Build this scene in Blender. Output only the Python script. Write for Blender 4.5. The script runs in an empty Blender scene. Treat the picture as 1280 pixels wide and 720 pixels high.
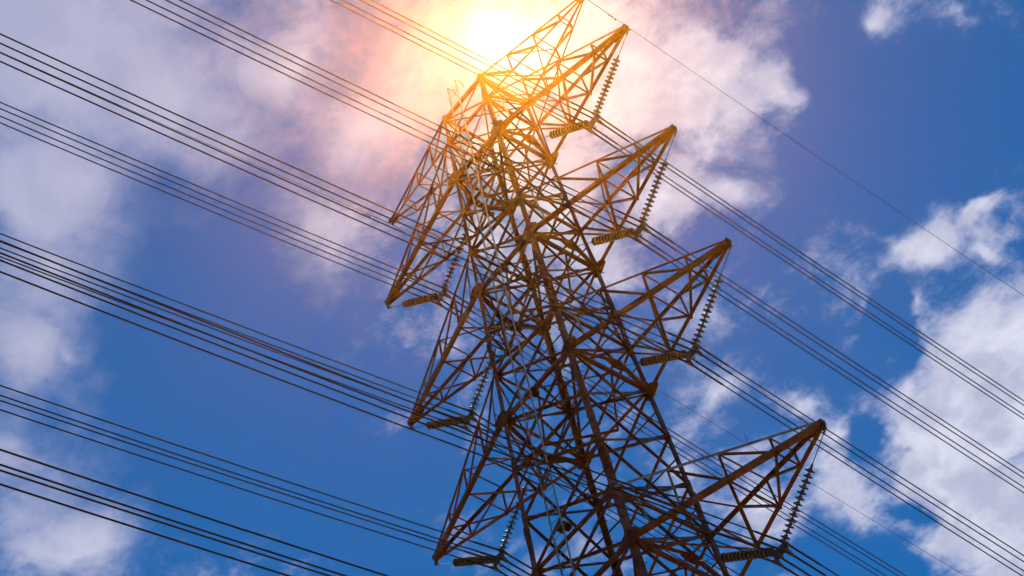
import bpy, bmesh, math, random
from mathutils import Vector, Matrix
random.seed(7)
C = bpy.context.scene.collection
U = 1.5                 # metres per survey unit
Z3 = 55.7               # height of the third arm level above the ground
SC = bpy.context.scene

# ------------------------------------------------------------------ camera
ROWS = [[0.6129529159311249, 0.7702935081717006, -0.17588812955881913],
        [0.690535131503166, -0.41406967221115343, 0.5930493560518522],
        [0.3839921288399944, -0.4849682647577526, -0.7857199419418446]]
CAM = Vector((19.1348*U, -25.0297*U, -36.06*U + Z3))
cd = bpy.data.cameras.new('camera'); cam = bpy.data.objects.new('camera', cd); C.objects.link(cam)
RM = Matrix(ROWS).transposed()
cam.matrix_world = Matrix.Translation(CAM) @ RM.to_4x4()
cd.lens = 90.0; cd.sensor_width = 36.0; cd.clip_start = 0.1; cd.clip_end = 6000
SC.camera = cam

def view_dir(px, py):
    v = RM @ Vector(((px-640)/3200, -(py-360)/3200, -1)); return v.normalized()

# ------------------------------------------------------------------ sky, sun, exposure
SUN = view_dir(624, 56)
EL = math.asin(SUN.z); AZ = math.atan2(SUN.x, SUN.y)
SC.view_settings.view_transform = 'Standard'; SC.view_settings.look = 'None'
SC.view_settings.exposure = 0.0; SC.view_settings.gamma = 1.0
w = bpy.data.worlds.new('World'); SC.world = w; w.use_nodes = True
nt = w.node_tree; nt.nodes.clear()
def N(t, **k):
    n = nt.nodes.new(t)
    for a, b in k.items(): setattr(n, a, b)
    return n
def L(a, b): nt.links.new(a, b)
def M(op, a, b=None, c=None, clamp=False):
    n = N('ShaderNodeMath', operation=op); n.use_clamp = clamp
    for i, v in enumerate((a, b, c)):
        if v is None: continue
        if isinstance(v, (int, float)): n.inputs[i].default_value = v
        else: L(v, n.inputs[i])
    return n.outputs[0]
def smooth(v, lo, hi, a=0.0, b=1.0):
    n = N('ShaderNodeMapRange', interpolation_type='SMOOTHSTEP'); L(v, n.inputs[0])
    n.inputs[1].default_value = lo; n.inputs[2].default_value = hi
    n.inputs[3].default_value = a; n.inputs[4].default_value = b
    return n.outputs[0]
def mixc(f, a, b):
    n = N('ShaderNodeMix', data_type='RGBA')
    if isinstance(f, (int, float)): n.inputs[0].default_value = f
    else: L(f, n.inputs[0])
    for v, i in ((a, 6), (b, 7)):
        if isinstance(v, tuple): n.inputs[i].default_value = v + (1,)
        else: L(v, n.inputs[i])
    return n.outputs[2]
tc = N('ShaderNodeTexCoord')
sky = N('ShaderNodeTexSky', sky_type='NISHITA')
sky.sun_disc = False; sky.sun_elevation = EL; sky.sun_rotation = AZ
sky.air_density = 1.0; sky.dust_density = 0.0; sky.ozone_density = 3.0; sky.altitude = 500
hs = N('ShaderNodeHueSaturation'); hs.inputs['Saturation'].default_value = 1.0; hs.inputs['Value'].default_value = 1.0
L(sky.outputs[0], hs.inputs['Color'])
# cloud layer: directions cut a flat layer one unit above the observer
sep = N('ShaderNodeSeparateXYZ'); L(tc.outputs['Generated'], sep.inputs[0])
zz = M('MAXIMUM', sep.outputs[2], 0.03)
comb = N('ShaderNodeCombineXYZ'); L(M('DIVIDE', sep.outputs[0], zz), comb.inputs[0]); L(M('DIVIDE', sep.outputs[1], zz), comb.inputs[1])
PL = comb.outputs[0]
def noise(vec, scale, detail, rough=0.55, dist=0.0, off=0.0):
    n = N('ShaderNodeTexNoise', noise_dimensions='3D')
    v = N('ShaderNodeVectorMath', operation='ADD'); L(vec, v.inputs[0]); v.inputs[1].default_value = (off, off*.7, off*.3)
    L(v.outputs[0], n.inputs['Vector']); n.inputs['Scale'].default_value = scale
    n.inputs['Detail'].default_value = detail; n.inputs['Roughness'].default_value = rough; n.inputs['Distortion'].default_value = dist
    return n
# gently warped coordinates so the cloud banks have ragged outlines
wn = noise(PL, 16, 4, .6, 0, 3.1)
wv = N('ShaderNodeVectorMath', operation='SUBTRACT'); L(wn.outputs['Color'], wv.inputs[0]); wv.inputs[1].default_value = (.5, .5, .5)
ws = N('ShaderNodeVectorMath', operation='SCALE'); L(wv.outputs[0], ws.inputs[0]); ws.inputs['Scale'].default_value = 0.05
wa = N('ShaderNodeVectorMath', operation='ADD'); L(PL, wa.inputs[0]); L(ws.outputs[0], wa.inputs[1])
flat = N('ShaderNodeVectorMath', operation='MULTIPLY'); L(wa.outputs[0], flat.inputs[0]); flat.inputs[1].default_value = (1, 1, 0)
def plane(px, py):
    d = view_dir(px, py); return Vector((d.x/d.z, d.y/d.z))
BANKS = [  # where the cloud banks stand in the sky: centre, half axes, turn, weight
 (60, 60, 290, 210, 10, 1.1), (200, 100, 220, 150, 30, .95), (50, 230, 170, 140, 60, 1.05), (330, 80, 150, 140, 0, .6),
 (60, 340, 150, 110, 60, .7), (40, 430, 120, 90, 70, .85), (95, 450, 50, 60, 0, .5), (0, 560, 90, 90, 0, .5), (90, 670, 150, 100, 10, .85), (20, 640, 110, 90, 0, .5),
 (480, 150, 150, 110, -30, .7), (440, 190, 100, 80, 0, .6), (600, 60, 190, 120, 0, .42), (560, 210, 90, 70, 20, .4),
 (760, 90, 190, 160, 15, 1.15), (880, 110, 160, 130, 20, 1.15), (970, 110, 100, 60, 10, .9), (830, 230, 120, 110, 30, .8), (900, 250, 80, 50, 20, .6),
 (770, 320, 110, 90, 30, .7), (640, 190, 130, 110, 0, .85), (700, 260, 130, 120, 30, .8), (620, 300, 110, 90, 0, .5), (390, 290, 180, 150, 20, .5), (520, 400, 120, 110, 0, .35), (870, 390, 80, 60, 70, .4), (700, 420, 90, 110, 0, .35), (880, 500, 60, 70, 0, .35), (540, 440, 50, 70, 60, .4),
 (1105, 18, 62, 36, 35, .5), (1225, 6, 60, 26, 0, .4), (1160, 316, 110, 52, -12, 1.0), (1225, 268, 75, 24, -35, .8), (1230, 320, 60, 24, 10, .7), (1110, 300, 50, 28, 10, .45), (1150, 385, 35, 30, 0, .55),
 (1000, 490, 55, 38, -25, .7), (930, 560, 90, 50, 0, .45), (860, 590, 80, 60, 0, .55), (1250, 470, 170, 170, 20, 1.3), (1180, 560, 160, 120, 30, 1.2), (1280, 400, 60, 60, 0, .9),
 (1070, 610, 120, 70, 20, .9), (1050, 540, 60, 45, -20, .75), (1250, 650, 170, 140, 0, 1.25), (950, 640, 90, 60, 0, .75), (1150, 690, 80, 40, 0, .5), (1140, 480, 60, 50, 0, .6)]
HOLES = [(1088, 548, 62, 40, 35, .8), (1135, 636, 60, 24, 25, .75), (1085, 708, 95, 30, 12, 1.0), (400, 610, 190, 90, 10, .7), (250, 640, 90, 80, 0, .4), (920, 60, 60, 40, 50, .25),
         (300, 480, 220, 190, 30, .7), (290, 300, 110, 80, 30, .3), (1100, 150, 190, 110, 10, .8), (1230, 130, 120, 90, 0, .6), (1120, 410, 60, 50, 20, .6), (880, 320, 60, 30, 20, .3)]
def bank(px, py, rx, ry, rot, wt):
    c = plane(px, py); cr, sr = math.cos(math.radians(rot)), math.sin(math.radians(rot))
    e1 = (plane(px+cr*20, py+sr*20) - c)/20*rx; e2 = (plane(px-sr*20, py+cr*20) - c)/20*ry
    # singular vectors of [e1 e2] give the ellipse on the layer
    a, b, d_, e = e1.x, e2.x, e1.y, e2.y
    A = a*a+b*b; B = a*d_+b*e; D = d_*d_+e*e
    th = 0.5*math.atan2(2*B, A-D); m = math.sqrt(((A-D)/2)**2+B*B); s1 = math.sqrt((A+D)/2+m); s2 = math.sqrt(max((A+D)/2-m, 1e-9))
    n = N('ShaderNodeMapping', vector_type='TEXTURE'); L(flat.outputs[0], n.inputs[0])
    n.inputs['Location'].default_value = (c.x, c.y, 0); n.inputs['Rotation'].default_value = (0, 0, th)
    n.inputs['Scale'].default_value = (s1*1.35, s2*1.35, 1)
    g = N('ShaderNodeTexGradient', gradient_type='QUADRATIC_SPHERE'); L(n.outputs[0], g.inputs[0])
    return M('MULTIPLY', g.outputs[1], wt*1.9)
acc = None
for b in BANKS:
    v = bank(*b); acc = v if acc is None else M('SMOOTH_MAX', acc, v, .25)
for h in HOLES:
    acc = M('SUBTRACT', acc, bank(*h))
softm = bank(120, 330, 420, 560, 0, 1.0)
sm = smooth(softm, .1, .7); sm = M('MAXIMUM', sm, M('MULTIPLY', smooth(bank(470, 140, 200, 190, 0, 1.0), .1, .8), .85))
f1 = noise(PL, 26, 13, .66, .25).outputs[0]
f2 = noise(PL, 7, 3, .5, 0, 5.0).outputs[0]
fb = M('ADD', M('MULTIPLY', M('MULTIPLY', M('SUBTRACT', f1, .5), 2.8), M('MULTIPLY_ADD', sm, -.4, 1.0)), M('MULTIPLY', M('SUBTRACT', f2, .5), .35))
dens = M('ADD', acc, fb)
cover = N('ShaderNodeMix'); L(sm, cover.inputs[0]); L(smooth(dens, .1, 1.05), cover.inputs[2]); L(smooth(dens, -.15, 1.3, 0, .95), cover.inputs[3]); cover = cover.outputs[0]
veil = M('MULTIPLY', smooth(dens, -.1, .5), .035)
cover = M('MAXIMUM', cover, veil)
cover = M('MULTIPLY', cover, smooth(sep.outputs[2], .02, .2))
thick = smooth(dens, .5, 1.4)
mott = noise(PL, 34, 8, .6, .2, 9.0).outputs[0]
body = mixc(smooth(mott, .35, .68), (.46, .50, .69), (.71, .75, .89))
ccol = mixc(thick, (.42, .48, .70), body)
ccol = mixc(M('MULTIPLY', sm, .75), ccol, (.38, .41, .62))
SKYS = 0.10
skyt = N('ShaderNodeVectorMath', operation='MULTIPLY'); L(hs.outputs[0], skyt.inputs[0]); skyt.inputs[1].default_value = (.0, .575, .97)
skyc = N('ShaderNodeVectorMath', operation='SCALE'); L(skyt.outputs[0], skyc.inputs[0]); skyc.inputs['Scale'].default_value = SKYS
base = mixc(cover, skyc.outputs[0], ccol)
# the blinding patch of sky round the sun (forward scattering in thin cloud)
dt = N('ShaderNodeVectorMath', operation='DOT_PRODUCT'); nrm = N('ShaderNodeVectorMath', operation='NORMALIZE'); L(tc.outputs['Generated'], nrm.inputs[0])
L(nrm.outputs[0], dt.inputs[0]); dt.inputs[1].default_value = SUN
ang2 = M('MULTIPLY', M('SUBTRACT', 1.0, dt.outputs['Value']), 2.0)     # angle squared
def lobe(width_px, p):   # 1/(1+(a/w)^2)^p
    return M('POWER', M('ADD', 1.0, M('DIVIDE', ang2, (width_px/3200)**2)), -p)
def scl(v, col, k):
    n = N('ShaderNodeVectorMath', operation='SCALE'); n.inputs[0].default_value = col; L(M('MULTIPLY', v, k), n.inputs['Scale']); return n.outputs[0]
def vadd(a, b):
    n = N('ShaderNodeVectorMath', operation='ADD'); L(a, n.inputs[0]); L(b, n.inputs[1]); return n.outputs[0]
glow = vadd(scl(lobe(25, 1.7), (1, .97, .92), 2.0), scl(lobe(90, 1.6), (.5, .78, 1.0), .26))
tot = vadd(base, glow)
bg = N('ShaderNodeBackground'); L(tot, bg.inputs[0]); bg.inputs[1].default_value = 1.0
wo = N('ShaderNodeOutputWorld'); L(bg.outputs[0], wo.inputs[0])

sl = bpy.data.lights.new('sun', 'SUN'); sl.energy = 4.0; sl.angle = math.radians(.5); sl.color = (1, .93, .82)
so = bpy.data.objects.new('sun', sl); C.objects.link(so)
so.rotation_euler = SUN.to_track_quat('Z', 'Y').to_euler(); so.location = (0, 0, 120)

# ------------------------------------------------------------------ materials
def mat(name, build):
    m = bpy.data.materials.new(name); m.use_nodes = True; t = m.node_tree
    p = t.nodes['Principled BSDF']; build(t, p); return m
def ramp(t, src, stops):
    r = t.nodes.new('ShaderNodeValToRGB'); e = r.color_ramp.elements
    while len(e) < len(stops): e.new(.5)
    for i, (q, c) in enumerate(stops): e[i].position = q; e[i].color = c + (1,)
    t.links.new(src, r.inputs[0]); return r.outputs[0]
def tnoise(t, scale, detail=6, rough=.6, stretch=None):
    g = t.nodes.new('ShaderNodeNewGeometry'); n = t.nodes.new('ShaderNodeTexNoise')
    n.inputs['Scale'].default_value = scale; n.inputs['Detail'].default_value = detail; n.inputs['Roughness'].default_value = rough
    t.links.new(g.outputs['Position'], n.inputs['Vector']); return n.outputs[0]
def bump(t, p, src, d=.003, s=.5):
    b = t.nodes.new('ShaderNodeBump'); b.inputs['Strength'].default_value = s; b.inputs['Distance'].default_value = d
    t.links.new(src, b.inputs['Height']); t.links.new(b.outputs[0], p.inputs['Normal'])
def metal(c1, c2, c3, rough=.62, metallic=.15, s=2.2):
    def f(t, p):
        a = tnoise(t, s, 8, .68); oi = t.nodes.new('ShaderNodeObjectInfo'); hv = t.nodes.new('ShaderNodeHueSaturation')
        mr = t.nodes.new('ShaderNodeMapRange'); t.links.new(oi.outputs['Random'], mr.inputs[0]); mr.inputs[3].default_value = .62; mr.inputs[4].default_value = 1.2
        ms = t.nodes.new('ShaderNodeMath'); ms.operation = 'MULTIPLY_ADD'; t.links.new(oi.outputs['Random'], ms.inputs[0]); ms.inputs[1].default_value = -.22; ms.inputs[2].default_value = 1.15
        t.links.new(ms.outputs[0], hv.inputs['Saturation']); t.links.new(mr.outputs[0], hv.inputs['Value'])
        t.links.new(ramp(t, a, [(.34, c1), (.52, c2), (.68, c3)]), hv.inputs['Color']); t.links.new(hv.outputs[0], p.inputs['Base Color'])
        p.inputs['Roughness'].default_value = rough; p.inputs['Metallic'].default_value = metallic; p.inputs['Specular IOR Level'].default_value = .18
        bump(t, p, tnoise(t, 60, 4))
    return f
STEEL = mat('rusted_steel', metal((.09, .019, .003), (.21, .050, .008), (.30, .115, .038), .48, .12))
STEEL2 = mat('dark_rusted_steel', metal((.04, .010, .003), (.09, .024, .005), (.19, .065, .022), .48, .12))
ZINC = mat('zinc_steel', metal((.20, .165, .13), (.30, .26, .21), (.42, .38, .33), .55, .1))
WIRE = mat('wire', metal((.02, .014, .011), (.035, .025, .019), (.06, .042, .03), .7, .1, 30))
FITT = mat('fittings', metal((.06, .045, .035), (.10, .08, .065), (.16, .13, .11), .5, .5, 8))
def disc_m(t, p):
    t.links.new(ramp(t, tnoise(t, 9, 5), [(.3, (.018, .012, .009)), (.7, (.05, .035, .025))]), p.inputs['Base Color'])
    p.inputs['Roughness'].default_value = .4; p.inputs['Specular IOR Level'].default_value = .35
DISC = mat('glazed_porcelain', disc_m)
def ground_m(t, p):
    a = tnoise(t, .06, 10, .7); t.links.new(ramp(t, a, [(.35, (.09, .07, .03)), (.5, (.17, .115, .055)), (.68, (.24, .16, .08))]), p.inputs['Base Color'])
    p.inputs['Roughness'].default_value = .95; bump(t, p, tnoise(t, 3, 8), .1, .8)
GROUND = mat('grass_soil', ground_m)
CONC = mat('concrete', metal((.28, .27, .25), (.36, .35, .33), (.44, .43, .41), .9, 0, 3))

# ------------------------------------------------------------------ helpers
def obj(name, bm, m, parent=None, label=None):
    me = bpy.data.meshes.new(name); bmesh.ops.recalc_face_normals(bm, faces=bm.faces[:]); bm.to_mesh(me); bm.free()
    me.materials.append(m); o = bpy.data.objects.new(name, me); C.objects.link(o)
    if parent: o.parent = parent
    if label: o['label'] = label
    return o
def empty(name, parent=None, loc=(0, 0, 0)):
    o = bpy.data.objects.new(name, None); C.objects.link(o); o.location = loc; o.empty_display_size = .3
    if parent: o.parent = parent
    return o
def tag(o, label, cat, group=None):
    o['label'] = label; o['category'] = cat
    if group: o['group'] = group
    return o
def prism(bm, ring0, ring1):
    a = [bm.verts.new(v) for v in ring0]; b = [bm.verts.new(v) for v in ring1]; n = len(a)
    for i in range(n): bm.faces.new((a[i], a[(i+1) % n], b[(i+1) % n], b[i]))
    bm.faces.new(a); bm.faces.new(b[::-1])
def angle(bm, p, q, s, e1, e2=None, t=None, centre=.3):
    """an L-section steel bar from p to q, flanges along e1 and e2"""
    p = Vector(p); q = Vector(q); d = (q-p).normalized(); t = t or max(.008, s*.1)
    e1 = Vector(e1); e1 = (e1 - d*e1.dot(d)).normalized()
    if e2 is None: e2 = d.cross(e1)
    e2 = Vector(e2); e2 = (e2 - d*e2.dot(d) - e1*e2.dot(e1)).normalized()
    sh = -(e1+e2)*s*centre
    pr = [(0, 0), (s, 0), (s, t), (t, t), (t, s), (0, s)]
    prism(bm, [p+sh+e1*x+e2*y for x, y in pr], [q+sh+e1*x+e2*y for x, y in pr])
def box(bm, c, ex, ey, ez):
    c = Vector(c); ex, ey, ez = Vector(ex)/2, Vector(ey)/2, Vector(ez)/2
    prism(bm, [c-ez-ex-ey, c-ez+ex-ey, c-ez+ex+ey, c-ez-ex+ey], [c+ez-ex-ey, c+ez+ex-ey, c+ez+ex+ey, c+ez-ex+ey])
def frame(d):
    d = d.normalized(); a = Vector((0, 0, 1)) if abs(d.z) < .9 else Vector((1, 0, 0)); a = (a-d*a.dot(d)).normalized(); return a, d.cross(a)
def tube(bm, pts, r, n=6):
    pts = [Vector(p) for p in pts]; rs = r if isinstance(r, (list, tuple)) else [r]*len(pts); rings = []
    for i, p in enumerate(pts):
        d = pts[min(i+1, len(pts)-1)]-pts[max(i-1, 0)]; a, b = frame(d)
        rings.append([bm.verts.new(p+(a*math.cos(k*2*math.pi/n)+b*math.sin(k*2*math.pi/n))*rs[i]) for k in range(n)])
    for r0, r1 in zip(rings, rings[1:]):
        for k in range(n): bm.faces.new((r0[k], r0[(k+1) % n], r1[(k+1) % n], r1[k]))
    bm.faces.new(rings[0]); bm.faces.new(rings[-1][::-1])
def plate(bm, c, u, v, nrm, poly, t=.014, bolts=()):
    u = Vector(u).normalized(); nrm = Vector(nrm); nrm = (nrm-u*nrm.dot(u)).normalized(); v = nrm.cross(u) if Vector(v).dot(nrm.cross(u)) > 0 else -nrm.cross(u)
    c = Vector(c); a = [c+u*x+v*y-nrm*t/2 for x, y in poly]; prism(bm, a, [p+nrm*t for p in a])
    for x, y in bolts:
        q = c+u*x+v*y; tube(bm, [q-nrm*(t/2+.022), q+nrm*(t/2+.022)], .017, 6)

# ------------------------------------------------------------------ tower geometry (survey units -> metres)
LV = {0: 10.181, 1: 7.93, 2: 3.961, 3: 0.0, 4: -5.477, 5: -9.635}
ARM = {0: 3.443, 1: 4.110, 2: 4.244, 3: 4.391, 4: 4.699, 5: 4.925}
EOFF, DROP = .2453, 1.5645
def W(z): return 1-.032845*z if z > -9.7 else 1-.032845*(-9.635)+(-9.635-z)*.075
def P(x, y, z): return Vector((x*U, y*U, z*U+Z3))
def corner(sx, sy, z): return P(sx*W(z), sy*W(z), z)
NODES = [10.181, 9.25, 7.93, 6.607, 5.284, 3.961, 2.641, 1.32, 0, -1.37, -2.74, -4.11, -5.477, -6.863, -8.25, -9.635]
BASE = -Z3/U

ground_bm = bmesh.new(); g = 3000
vs = [[ground_bm.verts.new((-g+i*2*g/40, -g+j*2*g/40, 0)) for j in range(41)] for i in range(41)]
for i in range(40):
    for j in range(40): ground_bm.faces.new((vs[i][j], vs[i+1][j], vs[i+1][j+1], vs[i][j+1]))
go = obj('ground', ground_bm, GROUND); go['kind'] = 'structure'

tower = empty('transmission_tower')
tag(tower, 'tall rusty brown steel lattice tower carrying all the power lines in front of the sun', 'pylon')

# legs
for sx in (1, -1):
    for sy in (-1, 1):
        bm = bmesh.new()
        segs = [(10.181, 3.961, .115), (3.961, -2.74, .145), (-2.74, -9.635, .175), (-9.635, BASE+.1, .25)]
        for z1, z0, s in segs:
            p, q = corner(sx, sy, z1), corner(sx, sy, z0)
            angle(bm, p, q, s, (-sx, 0, 0), (0, -sy, 0), t=.02, centre=0)
        if (sx, sy) in ((1, -1), (-1, 1)):          # climbing pegs up two of the legs
            z = 10.0; k = 0
            while z > BASE+2:
                c = corner(sx, sy, z); k += 1
                d = Vector((sx, 0, 0)) if k % 2 else Vector((0, sy, 0))
                e = Vector((0, -sy*.06, 0)) if k % 2 else Vector((-sx*.06, 0, 0))
                tube(bm, [c+e, c+e+d*.15], .011, 5); tube(bm, [c+e+d*.14, c+e+d*.165], .02, 6); z -= .27
        for z in NODES:                              # small node plates with bolts
            c = corner(sx, sy, z)
            for u, nn in (((-sx, 0, 0), (0, sy, 0)), ((0, -sy, 0), (sx, 0, 0))):
                cc = c+Vector(nn)*.009
                plate(bm, cc, u, (0, 0, 1), nn, [(0, -.16), (.13, -.12), (.2, -.02), (.2, .04), (.13, .12), (0, .16)], .012,
                      [(.05, -.11), (.05, 0), (.05, .11), (.12, -.06), (.12, .06), (.165, .01)])
        leg = obj('leg', bm, STEEL, tower)
        for zc in (5.9, 1.9, -3.35, -7.5):           # bolted splices
            s = .13 if zc > 2 else .165; bm = bmesh.new()
            for u, nn in (((-sx, 0, 0), (0, sy, 0)), ((0, -sy, 0), (sx, 0, 0))):
                c = corner(sx, sy, zc)+Vector(nn)*.012
                bl = [(x, -.5+j*.09) for x in (.05, s-.04) for j in range(12)]
                plate(bm, c, u, (0, 0, 1), nn, [(0.0, -.55), (s, -.55), (s, .55), (0, .55)], .016, bl)
            obj('splice_plate', bm, STEEL, leg)

# face bracing
FACES = [((1, -1), (1, 1), (1, 0, 0)), ((-1, -1), (1, -1), (0, -1, 0)), ((-1, 1), (1, 1), (0, 1, 0)), ((-1, -1), (-1, 1), (-1, 0, 0))]
def mid(a, b, f=.5): return a+(b-a)*f
for (ca, cb, nn) in FACES:
    nv = Vector(nn); wide = abs(nn[1]) > 0
    for zt, zb in zip(NODES, NODES[1:]):
        A1, B1 = corner(*ca, zt), corner(*cb, zt); A0, B0 = corner(*ca, zb), corner(*cb, zb)
        top = zt > 8
        s1, s2 = (.048, .048) if top else ((.088, .065) if wide else (.072, .06))
        if zb < -1: s1 *= 1.15; s2 *= 1.15
        hang = (A1-B1).normalized()
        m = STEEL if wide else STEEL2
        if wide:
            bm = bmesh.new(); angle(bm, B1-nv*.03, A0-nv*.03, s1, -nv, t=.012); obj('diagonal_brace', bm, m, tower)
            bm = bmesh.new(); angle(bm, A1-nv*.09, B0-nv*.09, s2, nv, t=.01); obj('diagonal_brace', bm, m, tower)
            bm = bmesh.new()                          # short redundant bar from the leg's mid panel
            if not top:
                zm = (zt+zb)/2; angle(bm, corner(*cb, zm)-nv*.13, mid(corner(*ca, zm), corner(*cb, zm))-nv*.13, s2*.75, nv)
                obj('stub_brace', bm, STEEL2, tower)
            else: bm.free()
        else:
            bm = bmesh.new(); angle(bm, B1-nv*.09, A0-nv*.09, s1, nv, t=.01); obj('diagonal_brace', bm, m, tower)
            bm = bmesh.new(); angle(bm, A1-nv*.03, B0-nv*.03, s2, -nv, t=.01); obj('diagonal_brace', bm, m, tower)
    for i, z in enumerate(NODES):
        lvl = any(abs(z-v) < .01 for v in LV.values())
        up = any(abs(z-v-k) < .06 for v in list(LV.values())[1:] for k in (1.32, 1.367, 1.386, 1.37))
        if lvl or up:
            bm = bmesh.new(); s = .11 if lvl else .09
            angle(bm, corner(*ca, z)-nv*.05, corner(*cb, z)-nv*.05, s, -nv, (0, 0, 1)); obj('horizontal_brace', bm, STEEL, tower)
# the body below the picture, down to its footings
bm = bmesh.new(); zs = [-9.635]
while zs[-1] > BASE+1: zs.append(max(zs[-1]-3.45, BASE+.2))
for ca, cb, nn in FACES:
    nv = Vector(nn)
    for zt, zb in zip(zs, zs[1:]):
        angle(bm, corner(*ca, zt)-nv*.03, corner(*cb, zb)-nv*.03, .13, -nv); angle(bm, corner(*cb, zt)-nv*.12, corner(*ca, zb)-nv*.12, .13, nv)
        if zb > BASE+1: angle(bm, corner(*ca, zb)-nv*.2, corner(*cb, zb)-nv*.2, .12, nv)
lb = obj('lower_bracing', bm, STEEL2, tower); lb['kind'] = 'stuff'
for sx in (1, -1):
    for sy in (1, -1):
        c = corner(sx, sy, BASE); bm = bmesh.new()
        prism(bm, [Vector((c.x+a*.8, c.y+b*.8, -.4)) for a, b in ((-1, -1), (1, -1), (1, 1), (-1, 1))],
              [Vector((c.x+a*.45, c.y+b*.45, .5)) for a, b in ((-1, -1), (1, -1), (1, 1), (-1, 1))])
        obj('footing', bm, CONC, tower)
# plan bracing inside the body
for z in (10.181, 7.93, 3.961, 0, -5.477, -9.635):
    s = .07 if z < 8.5 else .05
    for k, (a, b) in enumerate((((1, -1), (-1, 1)), ((-1, -1), (1, 1)))):
        bm = bmesh.new(); o = Vector((0, 0, -.05-.1*k)); angle(bm, corner(*a, z)+o, corner(*b, z)+o, s, (0, 0, -1)); obj('plan_brace', bm, STEEL2, tower)
    if z in LV.values() and z < 9:
        for a, b in (((1, 0), (0, 1)), ((0, 1), (-1, 0)), ((-1, 0), (0, -1)), ((0, -1), (1, 0))):
            bm = bmesh.new(); p = P(a[0]*W(z), a[1]*W(z), z-.12); q = P(b[0]*W(z), b[1]*W(z), z-.12)
            angle(bm, p, q, .06, (0, 0, -1)); obj('plan_brace', bm, STEEL, tower)

def big_gusset(sx, sy, z, parent):
    bm = bmesh.new(); c = corner(sx, sy, z)+Vector((0, sy*.03, 0))
    poly = [(-.42, -.12), (-.3, -.34), (.08, -.40), (.16, -.30), (.42, -.06), (.42, .13), (.14, .40), (-.12, .42), (-.40, .16)]
    bl = [(-.32, -.05), (-.22, -.1), (-.28, .06), (-.18, .02), (.3, -.02), (.3, .06), (.2, -.02), (.2, .06), (-.02, -.3), (-.02, -.2), (.05, -.25), (-.04, .25), (-.04, .33), (.04, .29), (.1, .2),
          (-.1, -.1), (-.1, .1), (.08, .08), (.08, -.12), (-.2, -.22), (-.26, .2)]
    poly = [(x*.72, y*.72) for x, y in poly]; bl = [(x*.72, y*.72) for x, y in bl]
    plate(bm, c, (sx, 0, 0), (0, 0, 1), (0, sy, 0), poly, .016, bl)
    c2 = corner(sx, sy, z)+Vector((sx*.03, 0, 0))
    plate(bm, c2, (0, -sy, 0), (0, 0, 1), (sx, 0, 0), [(-.03, -.22), (.15, -.2), (.3, -.04), (.3, .05), (.15, .2), (-.03, .22)], .016, bl[10:])
    return obj('gusset_plate', bm, STEEL, parent)

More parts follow.
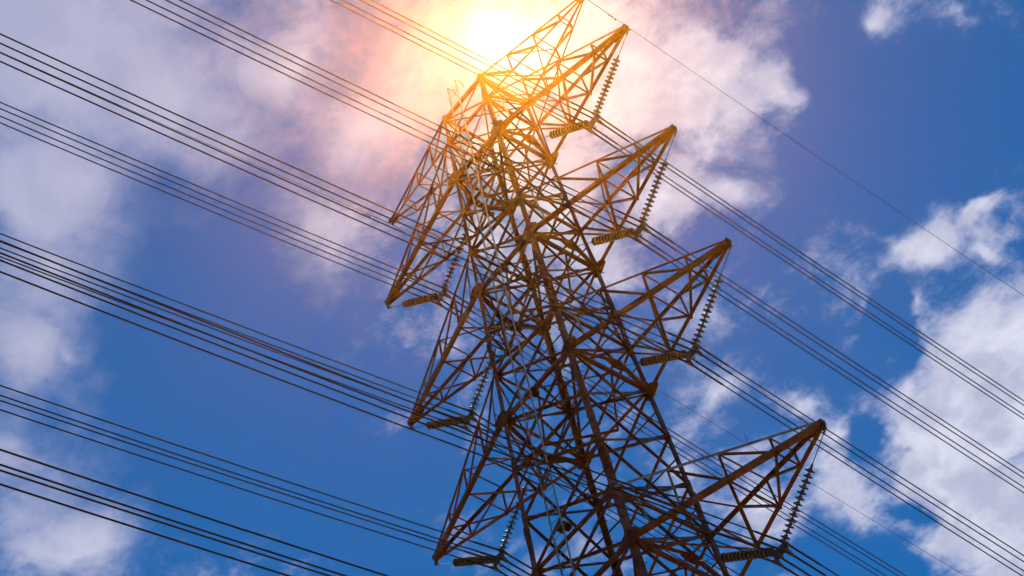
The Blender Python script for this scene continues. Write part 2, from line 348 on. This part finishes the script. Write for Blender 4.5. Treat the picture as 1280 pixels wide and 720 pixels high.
# cross-arms
def cross_arm(sx, lv):
    z = LV[lv]; zu = {0: 9.25, 1: 9.25, 2: 5.284, 3: 1.32, 4: -4.11, 5: -8.25}[lv]; a = ARM[lv]
    arm = empty('cross_arm' if lv else 'peak_arm', tower, (sx*W(z)*U, 0, z*U+Z3)); off = arm.location.copy()
    def O(name, bm, m, label=None):
        o = obj(name, bm, m, arm, label); o.data.transform(Matrix.Translation(-off)); return o
    tip = P(sx*a, 0, z)
    peak = lv == 0
    zb_, zt_ = (zu, z) if peak else (z, zu)      # level where bottom / top chords meet the body
    hw = .03                                     # half width left at the tip
    B, T = {}, {}
    for sy in (-1, 1):
        e = tip+Vector((0, sy*hw, 0))
        B[sy] = (corner(sx, sy, zb_), e+Vector((0, 0, -.04))); T[sy] = (corner(sx, sy, zt_), e+Vector((0, 0, .05)))
    sB, sT = (.05, .065) if peak else ((.125, .07) if lv < 4 else (.14, .08))
    for sy in (-1, 1):
        bm = bmesh.new()
        k = 1.0 if sy < 0 else .92
        angle(bm, *B[sy], sB*k, (0, -sy, 0), (0, 0, 1), t=.014); O('bottom_chord', bm, STEEL)
        bm = bmesh.new()
        zinc = (lv == 4 and sx == 1 and sy == -1)
        angle(bm, *T[sy], sT*(1 if sy < 0 else (1.25 if not peak else .9)), (0, -sy, 0), (0, 0, -1), t=.012)
        O('top_chord', bm, ZINC if zinc else STEEL, 'bare grey galvanised top chord' if zinc else None)
    def bp(sy, f): return mid(*B[sy], f)
    def tp(sy, f): return mid(*T[sy], f)
    def bar(p, q, s, n=(0, 0, 1), name='lacing_bar', m=STEEL, lab=None):
        bm = bmesh.new(); angle(bm, p, q, s, n); O(name, bm, m, lab)
    fr = (.26, .51, .755)
    for sy in (-1, 1):
        n = (0, sy, 0); io = Vector((0, -sy*.02, 0))
        for f in fr: bar(bp(sy, f)+io, tp(sy, f)+io, .05, n, 'strut', ZINC if (lv == 4 and sx == 1 and sy == -1 and f == .26) else STEEL)
        bar(tp(sy, 0.02)+io, bp(sy, fr[0])+io, .07, n)
        bar(tp(sy, fr[0])+io, bp(sy, fr[1])+io, .065, n)
        bar(tp(sy, fr[1])+io, bp(sy, fr[2])+io, .06, n)
        if not peak and sy == -1: bar(tp(sy, .07)+io*3, bp(sy, .10)+io*3, .055, n, 'strut', ZINC, 'pale grey strut')
    if peak:
        for f in fr: bar(tp(-1, f), tp(1, f), .04, (0, 0, 1), 'strut'); bar(bp(-1, f), bp(1, f), .04, (0, 0, 1), 'strut')
        bar(tp(-1, 0), tp(1, fr[0]), .045); bar(tp(-1, fr[0]), tp(1, fr[1]), .04); bar(bp(-1, 0), bp(1, fr[0]), .045); bar(bp(-1, fr[1]), bp(1, fr[0]), .04)
    if not peak:
        dz = Vector((0, 0, -.03))
        for f in fr: bar(bp(-1, f)+dz, bp(1, f)+dz, .06, (0, 0, 1), 'strut')
        for f in fr[1:]: bar(tp(-1, f), tp(1, f), .05, (0, 0, -1), 'strut')
        dz = Vector((0, 0, -.1))
        bar(bp(-1, 0)+dz, bp(1, fr[0])+dz, .07); bar(bp(-1, fr[0])+dz*.3, bp(1, 0)+dz*.3, .06)
        bar(bp(-1, fr[1])+dz, bp(1, fr[0])+dz, .085); bar(bp(-1, fr[2])+dz, bp(1, fr[1])+dz, .07)
        bar(tp(-1, fr[1])+Vector((0, 0, -.07)), tp(1, fr[0])+Vector((0, 0, -.07)), .05); bar(tp(-1, 0), tp(1, fr[0]), .06)
        # hanger bracket for the inner insulator string
        K = P(sx*(W(z)+EOFF), 0, z)
        for sy in (-1, 1): bar(corner(sx, sy, z)+Vector((0, 0, -.1)), K+Vector((0, 0, -.1-.03*sy)), .11, (0, 0, 1), 'hanger_bar')
        bm = bmesh.new()
        plate(bm, K+Vector((-.08*sx, 0, -.16)), (0, 1, 0), (1, 0, 0), (0, 0, 1), [(-.42, -.04), (-.36, .04), (-.1, .11), (.1, .11), (.36, .04), (.42, -.04), (.08, -.12), (-.08, -.12)], .016,
              [(-.35, 0), (-.25, .03), (.25, .03), (.35, 0), (0, 0), (0, .08), (-.1, .05), (.1, .05)])
        box(bm, K+Vector((sx*.02, 0, -.22)), (.14, 0, 0), (0, .03, 0), (0, 0, .16)); O('hanger_plate', bm, STEEL)
        for sy in (-1, 1):
            gp = big_gusset(sx, sy, z, arm); gp.data.transform(Matrix.Translation(-off))
    # tip: stacked plates, bolt rows and shackle lug
    bm = bmesh.new(); dB = (B[-1][0]-B[-1][1]).normalized(); ln = .30 if peak else .62
    for sy in (-1, 1):
        plate(bm, tip+Vector((0, sy*(hw+.04), 0)), (-sx, 0, 0), (0, 0, 1), (0, sy, 0),
              [(-.05, -.06), (-.05, .08), (.08, .10), (ln, .08+.08*ln), (ln, -.02), (.15, -.08)], .016, [(x*.1+.02, .05+.012*x) for x in range(int(ln*10))]+[(x*.1, -.05) for x in range(3)])
    if not peak:
        box(bm, tip+Vector((-sx*.1, 0, -.09)), (.28, 0, 0), (0, .12, 0), (0, 0, .016)); box(bm, tip+Vector((sx*.04, 0, 0)), (.02, 0, 0), (0, .12, 0), (0, 0, .12))
        box(bm, tip+Vector((0, 0, -.2)), (.12, 0, 0), (0, .03, 0), (0, 0, .14))
    O('tip_plate', bm, STEEL2)
    return arm
for lv in range(6):
    for sx in (1, -1):
        if not (lv == 5 and sx == -1): cross_arm(sx, lv)

# ladder on the near face
lad = empty('ladder', tower, (0, 0, 0)); lad['label'] = 'thin pale grey climbing ladder'
def lx(z): return -.33*W(z)
ZT = 10.75
for o in (0, .27):
    bm = bmesh.new()
    pts = [P(lx(z)+o, -W(z)-.13, z) for z in (ZT, 8, 4, 0, -4, -9.6)]
    tube(bm, [pts[0]+Vector((0, .35, -.15)), pts[0]+Vector((0, .25, .12))]+pts+[P(lx(-9.6)+o+.0, -W(BASE+1.4)-.13, BASE+1.4)], .026, 6); obj('rail', bm, ZINC, lad)
z = 10.5
for k in range(98):
    bm = bmesh.new(); tube(bm, [P(lx(z), -W(z)-.13, z), P(lx(z)+.27, -W(z)-.13, z)], .010, 5); obj('rung', bm, ZINC, lad); z -= .2
bm = bmesh.new()
while z > BASE+1.5:
    tube(bm, [P(lx(-9.6), -W(z)-.13, z), P(lx(-9.6)+.27, -W(z)-.13, z)], .010, 5); z -= .2
r = obj('rung', bm, ZINC, lad); r['kind'] = 'stuff'
for z in (7.93, 5.9, 3.961, 2.0, 0, -1.9, -3.75, -5.477, -7.5):
    bm = bmesh.new(); s = .36 if z in (7.93, 3.961, 0, -3.75) else .2
    c = P(lx(z)+.135, -W(z), z)+Vector((0, .05, -.05))
    box(bm, c, (s, 0, 0), (0, .24, 0), (0, 0, .06)); box(bm, c+Vector((.1, .1, -.08)), (s*.5, 0, 0), (0, .08, 0), (0, 0, .1)); obj('ladder_bracket', bm, STEEL2, lad)
# a pale tapered gusset near the third arm and thin marker rods on the lower right arm
bm = bmesh.new(); c = corner(1, -1, .22)+Vector((.12, .1, 0))
prism(bm, [c+Vector((-.12, 0, -.16)), c+Vector((.12, 0, -.16)), c+Vector((.12, .12, -.16)), c+Vector((-.12, .12, -.16))],
      [c+Vector((-.03, .03, .16)), c+Vector((.04, .03, .16)), c+Vector((.04, .09, .16)), c+Vector((-.03, .09, .16))])
obj('pale_gusset', bm, ZINC, tower)
for f in (.66, .93):
    a = corner(1, -1, -4.11); b = P(ARM[4], 0, LV[4]); p = mid(a, b, f)
    bm = bmesh.new(); tube(bm, [p, p+Vector((-.02, -.02, .42))], .008, 5); obj('marker_rod', bm, ZINC, tower)

# ------------------------------------------------------------------ insulators
def lathe(bm, prof, o, d, n=14):
    a, b = frame(d); d = d.normalized(); rings = []
    for x, r in prof:
        rings.append([bm.verts.new(o+d*x+(a*math.cos(k*2*math.pi/n)+b*math.sin(k*2*math.pi/n))*r) for k in range(n)])
    for r0, r1 in zip(rings, rings[1:]):
        for k in range(n): bm.faces.new((r0[k], r0[(k+1) % n], r1[(k+1) % n], r1[k]))
    bm.faces.new(rings[0]); bm.faces.new(rings[-1][::-1])
DB = bmesh.new()
lathe(DB, [(0, .036), (.01, .046), (.04, .05), (.048, .07), (.062, .122), (.071, .130), (.084, .127), (.086, .110), (.098, .10), (.09, .07), (.104, .05), (.10, .022), (.145, .018)], Vector((0, 0, 0)), Vector((0, 0, -1)))
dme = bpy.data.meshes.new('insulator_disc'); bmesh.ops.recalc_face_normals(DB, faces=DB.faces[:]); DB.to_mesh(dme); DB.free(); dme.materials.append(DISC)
RIM_HIGHLIGHT = mat('rim_highlight', metal((.16, .11, .08), (.25, .18, .13), (.34, .26, .19), .55, 0, 9)); dme.materials.append(RIM_HIGHLIGHT)  # lighter colour on the disc rims, a painted highlight
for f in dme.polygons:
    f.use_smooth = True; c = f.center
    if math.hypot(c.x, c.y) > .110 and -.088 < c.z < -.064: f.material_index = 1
BX, BZ = .20, .18
ORD = {1: 'top', 2: 'second', 3: 'third', 4: 'fourth', 5: 'fifth'}
SIDE = {1: 'right-hand', -1: 'left-hand'}
def yoke_pt(sx, lv):
    z = LV[lv]; return P(sx*(W(z)+EOFF+ARM[lv])/2, 0, z-DROP)
def v_string(sx, lv):
    Y = yoke_pt(sx, lv); z = LV[lv]
    t = empty('v_string_insulator', None, Y)
    side_n = {1: 'right', -1: 'left'}[sx]
    tag(t, f'V-shaped pair of brown disc insulators hanging under the {ORD[lv]} {side_n} cross-arm from the top', 'insulator', 'insulators hanging from the cross-arms')
    for which, top in (('outer', P(sx*ARM[lv], 0, z)+Vector((0, 0, -.27))), ('inner', P(sx*(W(z)+EOFF), 0, z)+Vector((0, 0, -.29)))):
        bot = Y+Vector((sx*(.12 if which == 'outer' else -.12), 0, .17))
        d = (bot-top); ln = d.length; d.normalize()
        s = empty('insulator_string', t); s.location = top-Y
        s.rotation_mode = 'QUATERNION'; s.rotation_quaternion = Vector((0, 0, -1)).rotation_difference(d)
        n = 13; pitch = .145; start = ln-n*pitch-.12
        bm = bmesh.new(); tube(bm, [(0, 0, 0), (0, 0, -start)], .012, 6)
        tube(bm, [(0, 0, -.0), (0, 0, -.12)], .03, 6); tube(bm, [(0, 0, -start+.1), (0, 0, -start)], .03, 6)
        tube(bm, [(0, 0, -start-n*pitch), (0, 0, -ln)], .024, 6)
        obj('link_rod', bm, FITT, s)
        for i in range(n):
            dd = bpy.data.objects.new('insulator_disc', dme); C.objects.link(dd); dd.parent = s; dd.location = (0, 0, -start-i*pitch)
    bm = bmesh.new()
    plate(bm, Vector((0, 0, 0)), (1, 0, 0), (0, 0, 1), (0, 1, 0), [(-.24, .10), (-.14, .22), (.14, .22), (.24, .10), (.23, -.13), (.17, -.2), (.1, -.07), (-.1, -.07), (-.17, -.2), (-.23, -.13)], .03,
          [(-.12, .16), (.12, .16), (-.2, .1), (.2, .1), (-.2, -.12), (.2, -.12), (0, .05)])
    tube(bm, [(0, 0, -.05), (0, 0, -.3)], .02, 6); tube(bm, [(-.14, .03, .17), (.14, .03, .17)], .03, 6)
    obj('yoke_plate', bm, FITT, t)
    for ox in (-1, 1):
        for oz in (-1, 1):
            bm = bmesh.new(); c = Vector((ox*BX, 0, oz*BZ))
            tube(bm, [c+Vector((0, y, -.05*(abs(y)/.24)**2)) for y in (-.24, -.16, -.08, 0, .08, .16, .24)], [.022, .038, .05, .055, .05, .038, .022], 8)
            box(bm, c+Vector((0, 0, .05)), (.05, 0, 0), (0, .12, 0), (0, 0, .09)); tube(bm, [c+Vector((-.06, .05, .02)), c+Vector((.06, .05, .02))], .014, 6); tube(bm, [c+Vector((-.06, -.05, .02)), c+Vector((.06, -.05, .02))], .014, 6)
            obj('suspension_clamp', bm, FITT, t)
LINES = [(1, 1), (1, 2), (1, 3), (1, 4), (1, 5), (-1, 1), (-1, 2), (-1, 3)]
for sx, lv in LINES: v_string(sx, lv)

# ------------------------------------------------------------------ conductors
def span(P0, slR, slL, near_r, rad, ext=300):
    pts, rs = [], []
    ts = [0, .25, .5, 1.1, 1.16, 1.7]+[3*i for i in range(1, int(ext/3)+1)]
    for side, yaw, s, c in ((-1, .03928, slL, .0014319/U), (1, .00957, slR, .0014065/U)):
        seq = []
        for t in ts:
            q = P0+Vector((math.sin(yaw)*t, side*math.cos(yaw)*t, -s*t+c*t*t)); rr = near_r if t <= 1.15 else rad
            seq.append((q, rr))
        if side < 0: seq = seq[::-1]
        else: seq = seq[1:]
        pts += [a for a, _ in seq]; rs += [b for _, b in seq]
    bm = bmesh.new(); tube(bm, pts, rs, 8); return bm
RANK = {(1, 1): 'topmost', (1, -1): 'second from top', (-1, 1): 'third from top', (-1, -1): 'lowest'}
NAMEARM = {(1, 1): 'top right', (1, 2): 'second right', (1, 3): 'third right', (1, 4): 'fourth right', (1, 5): 'fifth right', (-1, 1): 'top left', (-1, 2): 'second left', (-1, 3): 'third left'}
for sx, lv in LINES:
    Y = yoke_pt(sx, lv)
    dl = {(-1, 1): -.003, (-1, 2): -.004, (-1, 3): -.004, (1, 4): .004}.get((sx, lv), 0)
    for ox in (1, -1):
        for oz in (1, -1):
            j = random.uniform(-.0012, .0012)
            bm = span(Y+Vector((ox*BX, 0, oz*BZ)), .18583+j, .24459-dl+j, .029, .0185)
            o = obj('power_line', bm, WIRE)
            tag(o, f'{RANK[(ox, oz)]} of the four dark wires held by the {NAMEARM[(sx, lv)]} cross-arm insulators', 'power line', 'bundled power lines')
for sx in (1, -1):
    p0 = P(sx*ARM[0], 0, LV[0])+Vector((0, 0, -.12))
    bm = span(p0, .16797, .2388, .014, .0085)
    o = obj('earth_wire', bm, WIRE)
    tag(o, 'single thin wire strung from the tip of the topmost %s peak arm' % {1: 'right', -1: 'left'}[sx], 'wire')
    for side in (-1, 1):
        for t in (1.1, 1.7):
            bm = bmesh.new(); s = .16797 if side > 0 else .2388; c = .0014065/U
            q = p0+Vector((0, side*t, -s*t+c*t*t-.055)); d = Vector((0, side, -s)).normalized()
            tube(bm, [q-d*.16, q-d*.1], .022, 6); tube(bm, [q+d*.1, q+d*.16], .022, 6); tube(bm, [q-d*.12, q+d*.12], .006, 5); box(bm, q+Vector((0, 0, .03)), (.02, 0, 0), (0, .05, 0), (0, 0, .09))
            obj('vibration_damper', bm, FITT, o)

# ------------------------------------------------------------------ orange haze, added to spread the lens glow over the tower
bm = bmesh.new(); box(bm, (0, 0, 38), (3100*2, 0, 0), (0, 3100*2, 0), (0, 0, 78))
hm = bpy.data.materials.new('glow_haze'); hm.use_nodes = True; t = hm.node_tree; t.nodes.clear()
pv = t.nodes.new('ShaderNodeVolumePrincipled'); out = t.nodes.new('ShaderNodeOutputMaterial'); t.links.new(pv.outputs[0], out.inputs['Volume'])
pv.inputs['Color'].default_value = (1, .37, .01, 1); pv.inputs['Density'].default_value = 1.05e-4; pv.inputs['Anisotropy'].default_value = .956
hz = obj('glow_haze', bm, hm); hz['kind'] = 'stuff'
